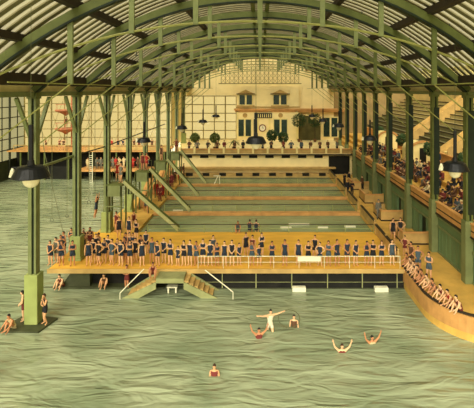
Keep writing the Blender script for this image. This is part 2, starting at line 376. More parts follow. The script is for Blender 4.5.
for s,nm in ((-1,'left'),(1,'right')):
    tag(MB().tube([(s*8.6,15,CH+.27),(s*8.6,80,CH+.27)], .03, 6).build('tie_rod', M_yrod), 'thin yellow green rod running the length of the roof at %s' % nm, 'rod', 'lengthwise roof rods')
    for x,w_,nn in ((12.75,.75,'lowest, widest'),(10.8,.42,'second lowest'),(8.4,.42,'third lowest'),(4.8,.34,'highest')):
        z = CH-.05+rise(x,5.6)+.33
        tag(MB().box(s*x-w_/2,s*x+w_/2,14,80,z-.05 if x<12 else z-.35,z+.28).build('purlin', M_dbeam), 'dark roof purlin on the %s slope, the %s one' % (nm,nn), 'beam', 'dark roof purlins')
    # little hangers below purlins
for x,nm in ((-.5,'left'),(.5,'right')):
    tag(MB().box(x-.14,x+.14,14,80,CH+5.75,CH+6.1).build('ridge_beam', M_green), 'green beam under the roof ridge, the %s of the pair' % nm, 'beam', 'ridge beams')
# roof skin: battens and panes
rf = MB(); y = -14; k = 0; XS = [-CW-.5+(2*CW+1)*j/36 for j in range(37)]
def rz(x): return CH+.62+max(-.2, 5.75*(1-abs(x/CW)**2.2))
while y < 81:
    b = y+(.4 if k % 2 else .36); up = 0 if k % 2 else -.07
    vs = [(x,yy,rz(x)+up) for x in XS for yy in (y,b)]
    rf.add(vs, [(2*j,2*j+1,2*j+3,2*j+2) for j in range(36)], 0 if k % 2 else 1)
    rf.add([(x,b,rz(x)+u) for x in XS for u in (0,-.07)], [(2*j,2*j+1,2*j+3,2*j+2) for j in range(36)], 1)
    y = b; k += 1
struct('ceiling', rf, [M_roofpane, M_roofbar], 'ribbed arched roof with alternating pale panes and dark battens')
def skylit(name, x0, x1, z, lab):
    m_ = MB(); m_.add([(x0,-14,z+.1),(x1,-14,z+.1),(x1,81,z+.1),(x0,81,z+.1)], [(0,1,2,3)], 1)
    for k in range(32): m_.box(x0,x1,-13+k*3-.12,-13+k*3+.12,z-.1,z+.08)
    for k in range(7): xx = x0+(x1-x0)*k/6; m_.box(xx-.12,xx+.12,-14,81,z-.14,z+.06)
    struct(name, m_, [M_ceil, M_roofpane], lab)
skylit('ceiling_left_aisle', -38.3, -CW-.4, 12.8, 'flat glazed ceiling with olive rafters over the left pool')
skylit('ceiling_right_aisle', CW+.4, 27.3, 13.6, 'flat glazed ceiling with olive rafters over the grandstand')
struct('trim_6', MB().box(-CW-.5,-CW-.3,14,80,12.0,12.9).box(CW+.3,CW+.5,14,80,12.0,13.7), M_cream2)
# small hangers dangling from the roof
n = 0
for i in range(9):
    for s in (-1,1):
        for x in (9.7,6.6):
            n += 1; y = (LY[i]+LY[i+1])/2; z = rz(x)
            tag(MB().tube([(s*x,y,z),(s*x,y,z-.75)], .03, 6).tube([(s*x-.12,y,z-.7),(s*x+.12,y,z-.7)], .035,6).build('roof_hanger', M_dgreen),
                'short dark hanger under the %s roof slope, %s, bay %s' % ('left' if s<0 else 'right','lower' if x > 8 else 'upper',nth(i+1)), 'hanger', 'short roof hangers')

# gable lattice at the far end
yg = 76.5
t = thing('gable_lattice', (0,yg,CH+1), 'lattice screen of bars and crosses under the far end of the roof', 'lattice')
lb = MB(); zl = CH+1.15
for k in range(-9,10):
    x = k*.75*1.0; lb.box(x-.045,x+.045,yg-.04,yg+.04,zl,CH+rise(x,5.4))
lb.build('bars', M_grey, t)
lx = MB()
for k in range(-9,9):
    for j in range(4):
        z0 = zl+.9*j
        if z0+.9 < CH+rise(k*.75,5.4)-.1:
            lx.beam((k*.75,yg,z0),((k+1)*.75,yg,z0+.9),.04,.05); lx.beam((k*.75,yg,z0+.9),((k+1)*.75,yg,z0),.04,.05)
lx.build('crosses', M_grey, t)
MB().box(-7.2,7.2,yg-.07,yg+.07,zl-.12,zl+.04).build('bottom_rail', M_grey, t)

# ------------------------------------------------------------------ far end wall (d = 80)
YE = 80.0
# glazing left of the pavilion
def glazing(name, u0, u1, v0, v1, nu, nv, to, mf, mp, bar=.1, diag=False, label=None):
    """grid window; to(u,v,w) maps plane coordinates to the world"""
    fr = MB()
    def bar_(p,q,w_): fr.beam(to(*p,0), to(*q,0), w_, .12, up=(.3,.5,.8))
    for i in range(nu+1): u = u0+(u1-u0)*i/nu; bar_((u,v0),(u,v1),bar*(1.6 if i % 4 == 0 else 1))
    for j in range(nv+1): v = v0+(v1-v0)*j/nv; bar_((u0,v),(u1,v),bar)
    pa = MB().add([to(u0,v0,.03),to(u1,v0,.03),to(u1,v1,.03),to(u0,v1,.03)], [(0,1,2,3)])
    o = struct(name, fr, mf, label); o2 = pa.build('pane', mp, o); return o
xg = -4.3
glazing('window_3', -14.3, xg, 3.2, 11.0, 5, 5, lambda u,v,w_: (u,YE+w_,v), M_grey, M_pane, .13, label='cream glazed wall left of the pavilion')
glazing('window_1', -38, -14.3, 3.1, 12.7, 11, 7, lambda u,v,w_: (u,71+w_,v), M_grey, M_pane, .13, label='tall glazed end wall of cream panes in a grey grid')
# diagonal tie bars across the glazing
dg = MB()
for k in range(8):
    x = -37+k*2.7; dg.beam((x,70.9,3.4),(x+2.6,70.9,10.6),.05,.05); dg.beam((x+2.6,70.9,3.4),(x,70.9,10.6),.05,.05)
tag(dg.build('cross_bracing', M_grey), 'thin crossed bars over the glazed end wall', 'bracing')
top = [(x, rz(x)+.3) for x in [-13.4+26.8*k/24 for k in range(25)]]
struct('wall_back', MB().prismxz([(-13.4,11.0),(13.4,11.0)]+top[::-1], YE, YE+.3).box(xg,13.4,YE,YE+.3,-2,11.0).box(-14.5,xg,YE,YE+.3,-2,3.2).box(-14.5,-13.4,YE,YE+.3,11.0,13).box(-14.5,-14.3,71,YE,2.8,12.9), M_cream, 'cream plaster wall at the far end of the hall')
struct('wall_back_right', MB().box(13.4,27.3,YE,YE+.3,-2,14), mat('brown_plaster', (150,126,78), .8, .15, .6), 'brown plaster wall beyond the grandstand')
# left wall: dark base, glazing
struct('wall_left', MB().box(-38.3,-38,5,80,-2,1.5), M_rock, 'dark base of the left wall')
glazing('window_2', 5, 71, 1.5, 12.7, 32, 7, lambda u,v,w_: (-38-w_,u,v), M_dgrey, M_panel, .09, label='long glazed wall of the left pool with dark bars')
# big dark frames on left wall
for i in range(6):
    y = 44+i*4.5
    tag(MB().box(-37.95,-37.7,y-.1,y+.1,-1.4,12.7).build('wall_post', M_dgrey), 'dark post of the glazed left wall, %s of those in view' % nth(i+1), 'post', 'posts of the left glass wall')

# central pavilion
yp = YE-.7
def FX(px): return (px-CX)*yp/F
def FZ(py): return CH-(py-CY)*yp/F
t = thing('pavilion_facade', (FX(267),yp,3), 'cream two storey pavilion front with pedimented windows and clock', 'building')
MB().box(FX(236.5),FX(299),yp,YE,3.0,FZ(86)).build('wall', M_cream, t)
MB().box(FX(234),FX(345),yp-.25,YE,FZ(110.5),FZ(108.6)).box(FX(235),FX(344),yp-.12,YE,FZ(112),FZ(110.5)).build('cornice', M_orange, t)
MB().box(FX(236),FX(300),yp-.1,yp,FZ(107.5),FZ(106.5)).build('sill_band', M_tan, t)
for x in (237.5,257.5,269.5,297):
    MB().box(FX(x)-.18,FX(x)+.18,yp-.12,yp,3,FZ(111)).build('pilaster', M_cream2, t)
def win(x0,x1,y0,y1, parent, ped=False, y=None):
    y = yp if y is None else y
    cxm = (x0+x1)/2
    f = MB().box(FX(x0)-.2,FX(x1)+.2,y-.14,y,FZ(y1)-.15,FZ(y0)+.2).build('window_frame', M_cream2, parent)
    for a,b in ((x0,cxm-.9),(cxm+.9,x1)):
        g = MB().box(FX(a),FX(b),y-.17,y-.1,FZ(y1),FZ(y0)).build('pane', M_wglass, f)
        g.location = (0,0,0)
    if ped:
        MB().prismxz([(FX(x0)-.5,FZ(y0)+.2),(FX(x1)+.5,FZ(y0)+.2),(FX(cxm),FZ(y0)+.95)], y-.35, y).build('pediment', M_tan, parent)
        MB().box(FX(x0)-.55,FX(x1)+.55,y-.4,y,FZ(y0)+.12,FZ(y0)+.26).build('lintel', M_dbeam, parent)
        MB().box(FX(x0)-.45,FX(x1)+.45,y-.4,y,FZ(y1)-.5,FZ(y1)-.15).build('window_sill', M_tan, parent)
win(239.5,252,95,104.5,t,True); win(273.5,286.5,95,104.5,t,True)
win(238.5,251,119.5,136,t); win(274,287,119.5,136,t)
for x in (245,280.5): MB().lathe([(0,0),(.42,0),(.42,.1),(0,.1)],(0,0,0),20).build('medallion', M_tan, t)
for o in [c for c in t.children if c.name.startswith('medallion')]:
    pass
meds = [c for c in bpy.data.objects if c.name.startswith('medallion')]
for o,px in zip(meds,(245,280.5)):
    o.rotation_euler = (PI/2,0,0); o.location = Vector((FX(px),yp,FZ(115.3)))-Vector(t['_o'])
# dark grille with cream bars
g = MB().box(FX(254.3),FX(272),yp-.15,yp,FZ(118),FZ(113)).build('grille', M_iron, t)
b_ = MB()
for k in range(8): x = FX(256)+k*.37; b_.box(x,x+.12,yp-.19,yp-.13,FZ(117.3),FZ(114))
gb = b_.build('grille_bars', M_cream2, g); gb.location = (0,0,0)
ck = thing('wall_clock', (FX(262.5),yp-.1,FZ(128)), 'round wall clock with white dial and red brown rim on the pavilion', 'clock')
o = MB().lathe([(.0,0),(.66,0),(.66,.16),(.5,.16),(.5,.05),(0,.05)],(0,0,0),28).build('rim', M_clockr, ck); o.location=(0,.1,0); o.rotation_euler=(PI/2,0,0)
o = MB().lathe([(0,.1),(.5,.1),(.5,.0)],(0,0,0),28).build('dial', M_clockw, ck); o.location=(0,.08,0); o.rotation_euler=(PI/2,0,0)
o = MB().box(-.025,.025,-.16,-.13,0,.34).box(0,.24,-.16,-.13,-.03,.03).build('hands', M_iron, ck); o.location=(0,.08,0)
o = MB().box(FX(254.6)-.16,FX(254.6)+.16,yp-.2,yp,3.0,FZ(119)).build('dark_door_edge', M_iron, t)
struct('door_6', MB().box(FX(257),FX(261),yp-.03,yp+.01,3,FZ(138)), M_plast2)
# right of the pavilion: arch niche and window
t2 = thing('arched_niche', (FX(306),YE-.1,3), 'dark arched niche behind two small trees in the far wall', 'niche')
cx_ = (FX(290)+FX(321))/2; rr = (FX(321)-FX(290))/2
arc = [(cx_+rr*math.cos(a), FZ(126)+ (FZ(115)-FZ(126))*math.sin(a)) for a in [PI*k/16 for k in range(17)]]
MB().prismxz([(cx_+rr,3.0)]+arc+[(cx_-rr,3.0)], YE-.12, YE-.0).build('recess', mat('niche_olive', (96,92,50), .8, .2, 1), t2)
r_ = MB()
for a,b in zip(arc[:-1],arc[1:]): r_.beam((a[0],YE-.2,a[1]),(b[0],YE-.2,b[1]),.3,.3)
r_.build('arch_moulding', M_cream2, t2)
t3 = thing('wall_window', (FX(331),YE-.1,4), 'pair of tall dark windows in the far wall right of the small trees', 'window')
win(324,338,118,137,t3,False,YE-.02)

# ------------------------------------------------------------------ far terrace (Z = 3) and left gallery
struct('terrace', MB().box(XL-1.4,WR,63.2,80,2.8,3.0).box(XL-1.4,WR,63.4,63.7,-1.9,3.0), M_cream, 'ochre terrace across the far end of the small pools')
struct('ledge', MB().box(XL-.6,XR+.6,62.2,63.4,-1.9,.2).box(XL-.9,XR+1,62.6,63.5,.85,1.05), M_tan, 'orange ledge below the far terrace')
t = thing('terrace_parapet', (0,63.2,3), 'tan parapet with posts along the far terrace', 'parapet')
MB().box(XL-1.3,WR,63.15,63.3,3.0,3.55).build('panel', M_tan, t); MB().box(XL-1.4,WR,63.05,63.4,3.55,3.68).build('cap_rail', M_orange, t)
MB().box(XL-1.4,WR,63.0,63.15,2.72,2.9).build('moulding', M_dbeam, t)
for k in range(12):
    x = XL-1+k*2.1; MB().box(x-.14,x+.14,63.02,63.42,3.0,3.9).build('post', M_cream2, t)
for r_,(pys,wd) in enumerate((((157.0),1.0),((173.5),.8))):
    for k in range(9):
        x = FX(188)*.8+k*2.35*1.0 + (0.4 if r_ else 0)
        if x > 9.6: continue
        z = CH-(pys-CY)*63/F
        o = MB().box(x-wd*.6,x+wd*.6,(63.36 if r_==0 else 62.17),(63.42 if r_==0 else 62.24),z-.2,z+.22)
        o = o.build('vent_opening', M_dark)  # solid slab, near-black to paint the shade inside an opening
        tag(o, 'small dark opening in the %s band of the far terrace front, %s from left' % (('upper','lower')[r_], nth(k+1)), 'opening', 'dark openings of the terrace front')
# near-black slab painting the shade of a gap at far right under the terrace
struct('door_7', MB().box(9.9,12.9,63.33,63.4,0,2.6), M_dark, 'wide dark opening at the right end of the terrace front')
# left gallery
struct('gallery_floor', MB().box(-38,WL,66,71.2,2.8,3.0), M_orange, 'orange floor edge of the upper gallery beyond the left pool')
struct('gallery_lower_floor', MB().box(-27,WL+.1,64.6,68,.1,.3), M_orange, 'lower landing beyond the left pool')
struct('wall_gallery', MB().box(-38,WL,68.6,68.9,-2,2.8), M_dark, 'dark wall under the upper gallery')  # near-black colour paints the shade beneath the gallery
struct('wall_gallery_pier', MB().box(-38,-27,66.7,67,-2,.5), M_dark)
for i in range(7):
    x = -36+i*3.6
    tag(MB().box(x-.1,x+.1,66.1,66.3,-1.6,2.8).build('gallery_post', M_green), 'slim green post holding the upper gallery, %s from left' % ORD[i+1], 'post', 'posts under the left gallery')
t = thing('gallery_railing', (-25,66.1,3), 'tan railing along the upper gallery beyond the left pool', 'railing')
MB().box(-37,WL,66.05,66.15,3.75,3.85).build('top_rail', M_tan, t); MB().box(-26,WL,66.07,66.13,3.05,3.6).build('panel', M_tan, t)
for k in range(16):
    x = -37+k*1.54; MB().box(x-.04,x+.04,66.06,66.14,3,3.78).build('post', M_tan, t)
t = thing('ladder', (-24.8,64.5,WZ), 'white ladder from the lower landing down into the left pool', 'ladder')
for x in (-25.05,-24.55): MB().tube([(x,64.5,WZ-.2),(x,64.5,3)], .05, 6).build('rail', M_white, t)
rg = MB()
for k in range(14): rg.tube([(-25.05,64.5,WZ+k*.3),(-24.55,64.5,WZ+k*.3)], .035, 6)
rg.build('rungs', M_white, t)
# diving tower with two pink platforms
t = thing('diving_tower', (-30.5,69.5,3), 'slim tower with two round pink platforms behind the left pool', 'tower')
for z in (6.0,8.9): 
    MB().lathe([(0,-.9),(.5,-.55),(1.5,-.12),(1.6,0),(1.6,.12),(0,.12)],(-30.5,69.1,z),20).build('platform', M_copper, t)
MB().tube([(-30.1,70.3,3),(-30.1,70.3,11.5)], .11).tube([(-29,69.5,3),(-29.4,69.5,8.9)], .07).build('mast', M_copper, t)
for z in (6.0,8.9):
    r_ = MB(); r_.tube([(-30.5+1.5*math.cos(a),69.1+1.5*math.sin(a),z+.95) for a in [2*PI*k/16 for k in range(17)]], .03, 6)
    for k in range(6): a = k*PI/3; r_.tube([(-30.5+1.5*math.cos(a),69.1+1.5*math.sin(a),z+.1),(-30.5+1.5*math.cos(a),69.1+1.5*math.sin(a),z+.95)], .025, 6)
    r_.build('guard_rail', M_copper, t)

# ------------------------------------------------------------------ slides over the small pools
for i,(ye,xt) in enumerate(((37.9,-11.7),(43.9,-10.95),(50.0,-10.5),(56.8,-10.2))):
    t = thing('water_slide', (-9.5,ye,0), 'pale green wooden slide down to the %s small pool, platform at its head' % ORD[i+1], 'slide', 'slides of the small pools')
    y0,y1 = ye-.26, ye+.26; xe = -7.0; zt = 4.1
    MB().beam((xt,ye,zt),(xe,ye,.02),.5,.1,up=(0,0,1)).build('chute', M_pale, t)
    for yy,nm in ((y0,'a'),(y1,'b')): MB().beam((xt,yy,zt+.16),(xe,yy,.2),.08,.26).build('side_board', M_pale if nm=='a' else M_green, t)
    MB().box(xt-1.3,xt+.05,ye-.7,ye+.7,zt-.16,zt).build('platform', M_green, t)
    MB().box(xt-1.3,xt+.0,ye-.72,ye-.66,zt-1.0,zt-.1).build('apron', M_lgreen, t)
    MB().box(xt-1.35,xt,ye-.74,ye-.68,zt-1.9,zt-1.8).build('brace', M_lgreen, t)
    for sx in (xt-1.25,xt-.05):
        for sy in (ye-.66,ye+.66): MB().box(sx-.06,sx+.06,sy-.06,sy+.06,0,zt-.1).build('leg', M_green, t)
    MB().tube([(xt-1.25,ye+.66,zt),(xt-1.25,ye+.66,zt+.9),(xt-.05,ye+.66,zt+.9),(xt-.05,ye+.66,zt)], .035, 6).build('hand_rail', M_lgreen, t)
    ld = MB().beam((xt-1.4,ye-.3,zt),(xt-1.9,ye-.3,0),.06,.06).beam((xt-1.4,ye+.3,zt),(xt-1.9,ye+.3,0),.06,.06)
    for k in range(12): f_ = k/12; ld.tube([(xt-1.9+.5*f_,ye-.3,zt*f_),(xt-1.9+.5*f_,ye+.3,zt*f_)], .025, 6)
    ld.build('ladder', M_green, t)
# sloping red-orange gangways behind the slides
for i,(ya,yb) in enumerate(((44.8,49.1),(50.9,55.9),(57.7,62))):
    t = thing('gangway', (-12.2,(ya+yb)/2,0), 'orange sloping gangway rising beside the slides on the left walkway, %s from the viewer' % ORD[i+1], 'gangway', 'gangways on the left walkway')
    MB().beam((-12.2,ya,.15),(-12.2,yb,2.2),.7,.12).build('ramp', M_orange, t)
    MB().beam((-11.82,ya,.8),(-11.82,yb,2.95),.08,.3).build('side_board', M_orange, t)
    for f_ in (.5,1): MB().box(-12.3,-12.1,ya+(yb-ya)*f_-.1,ya+(yb-ya)*f_+.0,0,2.1*f_).build('leg', M_green, t)
# white diving board on the far pool
t = thing('diving_board', (*G(217,184),0), 'small white diving stand on the third crosswalk', 'diving board')
x,y = G(217,184); MB().box(x-.45,x+.45,y-.1,y+.1,1.0,1.08).build('board', M_white, t); MB().beam((x-.35,y,0),(x+.1,y,1.0),.1,.1).beam((x+.35,y,0),(x+.3,y,1),.08,.08).build('stand', M_white, t)
for i,(px,py,w_) in enumerate(((178,210.5,.5),(286,227.5,.5),(299,224.2,.95),(323,227.5,.45),(350,226.5,.5))):
    x,y = G(px,py,-.2)
    tag(MB().box(x-w_,x+w_,y-.12,y+.12,-.3,-.14).build('float_board', M_white, bevel=.02), ('white board floating in the second small pool left of middle','small white board floating in the first small pool near its middle','long white board floating in the first small pool','small white board floating right of the long one','white board floating at the right end of the first small pool')[i], 'float')

# ------------------------------------------------------------------ ropes, rings, spar at left
t = thing('sloping_spar', P(25,167,27), 'long green sloping spar running from the nearest left column into the hall', 'spar')
a = P(40,167,26.5); b = P(73,156,31.3); c = P(104,147,37.3); e = P(165,124,57)
MB().tube([a,b], .09).build('thick_end', M_lgreen, t); MB().tube([b,c,e], .05, 6).build('thin_end', M_dgrey, t)
for i,(px,py) in enumerate(((52,221),(67,217),(89,203))):
    d = 40 if i < 2 else 38; x,_,z = P(px,py,d)
    t = thing('swing_ring', (x,d,z), ('hanging rope with ring over the left pool, leftmost of three','hanging rope with ring over the left pool, middle of three','hanging rope with ring just left of the hanging swimmer')[i], 'swing ring', 'swing rings over the left pool')
    MB().tube([(x,d,z+.2),(x,d,12.75)], .022, 6).build('rope', M_rope, t)
    MB().tube([(x+.14*math.cos(k*PI/8),d,z+.08+.14*math.sin(k*PI/8)) for k in range(17)], .022, 6).build('ring', M_dgrey, t)
x,_,z = P(63,232,36); x2,_,z2 = P(44,150,40)
t = thing('slack_rope', (x,36,z), 'slanting rope hanging over the left pool behind the crowd', 'rope')
MB().tube([(x,36,z),(x2,40,z2),(x2-2.2,43,12.75)], .025, 6).build('rope_line', M_rope, t)

# ------------------------------------------------------------------ pendant lamps
def lamp(px, py, d, wpx, label, stem=None, side=True):
    """px,py: centre of the shade rim"""
    x,_,z = P(px,py,d); R = wpx*d/F/2
    t = thing('pendant_lamp', (x,d,z), label, 'lamp', 'hanging lamps')
    MB().lathe([(R*.98,-.02*R),(R,0),(R*.96,.1*R),(R*.74,.52*R),(R*.62,.6*R),(R*.2,.66*R),(R*.16,.95*R),(0,.98*R)],(x,d,z),26).build('shade', M_iron, t, smooth=False)
    MB().lathe([(R*.9,.02*R),(R*.3,.3*R),(0,.32*R)],(x,d,z),26).build('reflector', M_white, t)
    MB().lathe([(0,-.6*R)]+[(R*.44*math.sin(a),-R*.14-R*.46*math.cos(a)) for a in [PI*k/12 for k in range(1,10)]]+[(R*.2,.35*R)],(x,d,z),20).build('globe', M_globe, t, smooth=True)
    L = stem or 2.3*R
    MB().tube([(x,d,z+.6*R),(x,d,z+.6*R+L)], R*.13, 10).build('stem', M_iron, t)
    zr = RZ(x)-.1 if abs(x) < CW else 12.7
    MB().tube([(x,d,z+.6*R+L),(x,d,zr)], .012, 6).build('wire', M_rope, t)
    if side:
        MB().lathe([(R*.05,R*.45),(R*.12,R*.3),(R*.2,-.05*R),(R*.17,-.05*R),(R*.08,R*.3)],(x-R*1.02,d,z+R*.05),12).build('side_cup', M_white, t)
        MB().tube([(x-R*.6,d,z+.5*R),(x-R*1.02,d,z+.5*R)], R*.05,6).build('arm', M_iron, t)
lamp(31,177,18,36,'large black hanging lamp with globe at far left, in front of nearest column')
lamp(455,170,22.5,27,'large black hanging lamp with round globe at far right, before the balcony')
lamp(256,143,28,21,'black hanging lamp in the middle, in front of the terrace', side=False)
lamp(370,140,41,14,'black hanging lamp by the columns right of the far windows')
lamp(144,142,44,14,'black hanging lamp left of the slides',side=True)
lamp(182,129,60,11,'small black hanging lamp beside the left columns, largest of the far left three')
lamp(203,122.5,68,9,'small black hanging lamp before the glazed end wall, middle of far left three')
lamp(216,117,73,8,'tiny black hanging lamp before the glazed end wall, nearest the pavilion')
lamp(312,117,73,8,'tiny black hanging lamp above the small trees, leftmost of the far right three',side=False)
lamp(323,121.5,68,9,'tiny black hanging lamp, middle of the far right three',side=False)
lamp(339,127,60,11,'small black hanging lamp before the far right window')

# ------------------------------------------------------------------ plants
def leaves(mb, c, r, n, size, conical=False, palm=False):
    for k in range(n):
        if palm:
            a = random.uniform(0,2*PI); L = r*random.uniform(.7,1.1); e_ = random.uniform(.15,1.2)
            prev = Vector(c); pts = [prev]
            for j in range(1,6):
                f_ = j/5; pts.append(Vector((c[0]+L*f_*math.cos(a)*math.cos(e_*.7), c[1]+L*f_*math.sin(a)*math.cos(e_*.7), c[2]+L*(f_*math.sin(e_)-.75*f_*f_))))
            s_ = Vector((-math.sin(a),math.cos(a),0))
            for j in range(5):
                w0 = size*(1-abs(j/5-.35)*1.1); w1 = size*(1-abs((j+1)/5-.35)*1.1)*.9
                mb.add([pts[j]-s_*w0,pts[j]+s_*w0,pts[j+1]+s_*max(w1,.01),pts[j+1]-s_*max(w1,.01)], [(0,1,2,3)])
            continue
        v = Vector((random.gauss(0,1),random.gauss(0,1),random.gauss(0,1))).normalized()*random.uniform(.6,1)
        if conical: z = (v.z+1)/2; v = Vector((v.x*(1.1-z),v.y*(1.1-z),z*2.6-1.0))
        p = Vector(c)+v*r; n1 = Vector((random.gauss(0,1),random.gauss(0,1),random.gauss(0,1))).normalized(); n2 = n1.orthogonal().normalized()
        mb.add([p-n1*size,p+n2*size*.5,p+n1*size,p-n2*size*.5], [(0,1,2,3)])
def plant(name, x, y, z, h, r, label, kind='shrub', m=M_leaf, group='potted plants'):
    t = thing(name, (x,y,z), label, 'potted plant', group)
    MB().lathe([(0,0),(.22,0),(.3,.42),(.34,.45),(.34,.5),(.26,.48),(0,.44)],(x,y,z),14).build('pot', M_pot, t)
    MB().tube([(x,y,z+.4),(x,y,z+h*.55)], .06, 7).build('trunk', M_dbeam, t)
    f = MB()
    if kind == 'palm': leaves(f,(x,y,z+h*.55),r*1.5,34,.11,palm=True)
    elif kind == 'cone': leaves(f,(x,y,z+h*.42),r,700,.14,conical=True)
    else: leaves(f,(x,y,z+h-r*.95),r,600,.15)
    f.build('foliage', m, t)
for i,(px,ty,r,kind,lab) in enumerate(((195,133,.75,'shrub','round potted shrub on the terrace, leftmost'),(215,133,.8,'shrub','round potted shrub on the terrace, second from left'),(234,136,.85,'palm','potted palm on the terrace left of the pavilion'),(272,130,.85,'shrub','round potted shrub on the terrace right of the clock'),(283,132,.85,'shrub','round potted shrub beside the pavilion corner'))):
    d = 65 if px == 272 else 66.6; x = (px-CX)*d/F; h = 12.1-(ty-90)*d/F-3; plant('potted_palm' if kind == 'palm' else 'potted_shrub', x, d, 3, h, r, lab, kind, M_leaf2 if i < 3 else M_leaf)
for px,lab in ((299,'small round headed tree before the dark niche, left one'),(315,'small round headed tree before the dark niche, right one')):
    d = 77; plant('potted_tree', (px-CX)*d/F, d, 3, 5.0, 1.3, lab, 'shrub', M_leaf)
for i,(X,Y,h,lab) in enumerate(((17.3,38,3.1,'conical dark shrub on the balcony beneath the large right lamp'),(17.5,45,2.6,'dark shrub on the balcony, second of four from the viewer'),(17.4,53.6,2.5,'dark shrub on the balcony, third of four from the viewer'),(17.2,63.6,2.6,'dark shrub on the balcony farthest from the viewer'))):
    plant('potted_tree', X, Y, 4.26, h, .72 if i == 0 else .8, lab, 'cone' if i == 0 else 'shrub', M_leaf)
# ------------------------------------------------------------------ people
def skin_obj(vs, es, rad, root, lev=1):
    me = bpy.data.meshes.new('skin_source'); me.from_pydata(vs, es, [])
    o = bpy.data.objects.new('skin_source', me); COL.objects.link(o)
    m = o.modifiers.new('skin', 'SKIN'); m.branch_smoothing = .3; m.use_smooth_shade = True
    for i,r in enumerate(rad):
        sv = me.skin_vertices[0].data[i]; sv.radius = r if isinstance(r, tuple) else (r,r); sv.use_root = (i == root)
    if lev: s = o.modifiers.new('sub', 'SUBSURF'); s.levels = lev; s.render_levels = lev
    bpy.context.view_layer.update()
    dg = bpy.context.evaluated_depsgraph_get(); out = bpy.data.meshes.new_from_object(o.evaluated_get(dg))
    V = [v.co.copy() for v in out.vertices]; Fc = [tuple(p.vertices) for p in out.polygons]
    bpy.data.objects.remove(o); bpy.data.meshes.remove(me); bpy.data.meshes.remove(out)
    return V, Fc
def skinm(name, rgb): return mat(name, rgb, .6, .05, 6)
M_skin = [skinm('fair_skin', (212,160,112)), skinm('tanned_skin', (190,132,88)), skinm('pale_skin', (224,178,132))]
M_eye = mat('dark_eye', (30,24,20), .4, .05); M_lip = mat('lip', (150,70,56), .5, .05)
M_hair = [mat('black_hair', (32,26,20), .7, .2, 8), mat('brown_hair', (66,42,24), .7, .2, 8)]
SUITS = {k: mat(k+'_wool', c, .85, .12, 5) for k,c in dict(navy=(40,50,62), black=(34,34,36), slate=(70,84,90), maroon=(112,48,42), red=(170,44,36),
         white=(222,214,184), brown=(92,64,42), cream=(206,186,136), green=(72,84,52), grey=(110,108,92)).items()}
def pose(arm='down', leg='stand', lean=0.0, turn=0.0):
    """joints of a 1.74 m adult facing -Y; index 0 is the left side of the picture"""
    J = {}
    pz = .94
    if leg == 'sit': pz = .56
    if leg == 'floor': pz = .13
    J['pelvis'] = Vector((0,0,pz)); J['waist'] = Vector((0,-lean*.12,pz+.17)); J['chest'] = Vector((0,-lean*.32,pz+.38))
    J['neck'] = Vector((0,-lean*.46-.0,pz+.535)); J['head0'] = Vector((0,-lean*.52-.015,pz+.61)); J['head'] = Vector((0,-lean*.56-.02,pz+.70))
    for s,k in ((-1,'l'),(1,'r')):
        sh = Vector((s*.175,-lean*.42,pz+.475)); J['sh'+k] = sh; J['hip'+k] = Vector((s*.09,0,pz-.03))
        e = sh+Vector((s*.06,.03,-.29)); w_ = e+Vector((s*.0,-.06,-.25)); h = Vector((0,-.03,-1))
        if arm == 'folded': e = sh+Vector((s*.05,-.05,-.27)); w_ = sh+Vector((-s*.17,-.22,-.22+.02*s)); h = Vector((-s*.9,-.1,.15))
        if arm == 'hips': e = sh+Vector((s*.19,.06,-.22)); w_ = J['hip'+k]+Vector((s*.1,-.06,.14)); h = Vector((-s*.4,-.5,-.5))
        if arm == 'front': e = sh+Vector((s*.05,.0,-.29)); w_ = sh+Vector((-s*.1,-.2,-.44)); h = Vector((-s*.8,-.3,-.5))
        if arm == 'up': e = sh+Vector((s*.05,-.03,.29)); w_ = e+Vector((-s*.06,-.02,.25)); h = Vector((0,0,1))
        if arm == 'vee': e = sh+Vector((s*.2,-.04,.2)); w_ = e+Vector((s*.08,-.04,.25)); h = Vector((s*.2,-.1,1))
        if arm == 'wide': e = sh+Vector((s*.28,-.03,.03)); w_ = e+Vector((s*.24,-.05,.08)); h = Vector((s,-.1,.2))
        if arm == 'knees': e = sh+Vector((s*.06,-.17,-.22)); w_ = e+Vector((-s*.03,-.2,-.1)); h = Vector((-s*.2,-.8,-.4))
        if arm == 'chin' and s > 0: e = sh+Vector((s*.03,-.12,-.26)); w_ = Vector((.05,-.2,pz+.56)); h = Vector((-.1,.1,1))
        if arm == 'chin' and s < 0: e = sh+Vector((s*.05,-.05,-.28)); w_ = sh+Vector((.2,-.2,-.25)); h = Vector((.9,-.1,.1))
        J['el'+k] = e; J['wr'+k] = w_; J['h'+k] = h.normalized()
        hp = J['hip'+k]
        if leg == 'stand': kn = hp+Vector((s*.015,-.02,-.43)); an = kn+Vector((s*.005,.04,-.40)); t = Vector((s*.04,-.17,-.05))
        if leg == 'bent' : kn = hp+Vector((s*.02,-.02 if s<0 else -.13,-.43 if s<0 else -.41)); an = Vector((kn.x,.03,.08)); t = Vector((s*.06,-.16,-.05))
        if leg == 'walk' : kn = hp+Vector((0,-.18*s-.03,-.40)); an = Vector((kn.x,-.3*s+.08,.09 if s > 0 else .14)); t = Vector((s*.02,-.17,-.05))
        if leg == 'sit': kn = hp+Vector((s*.05,-.44,.0)); an = kn+Vector((0,.02,-.42)); t = Vector((s*.03,-.17,-.05))
        if leg == 'floor': kn = hp+Vector((s*.06,-.3,.33)); an = kn+Vector((-s*.02,-.2,-.36)); t = Vector((s*.03,-.17,-.04))
        if leg == 'hang': kn = hp+Vector((s*.01,-.03,-.43)); an = kn+Vector((0,.08,-.40)); t = Vector((s*.02,-.1,-.14))
        J['kn'+k] = kn; J['an'+k] = an; J['to'+k] = an+t
    return J
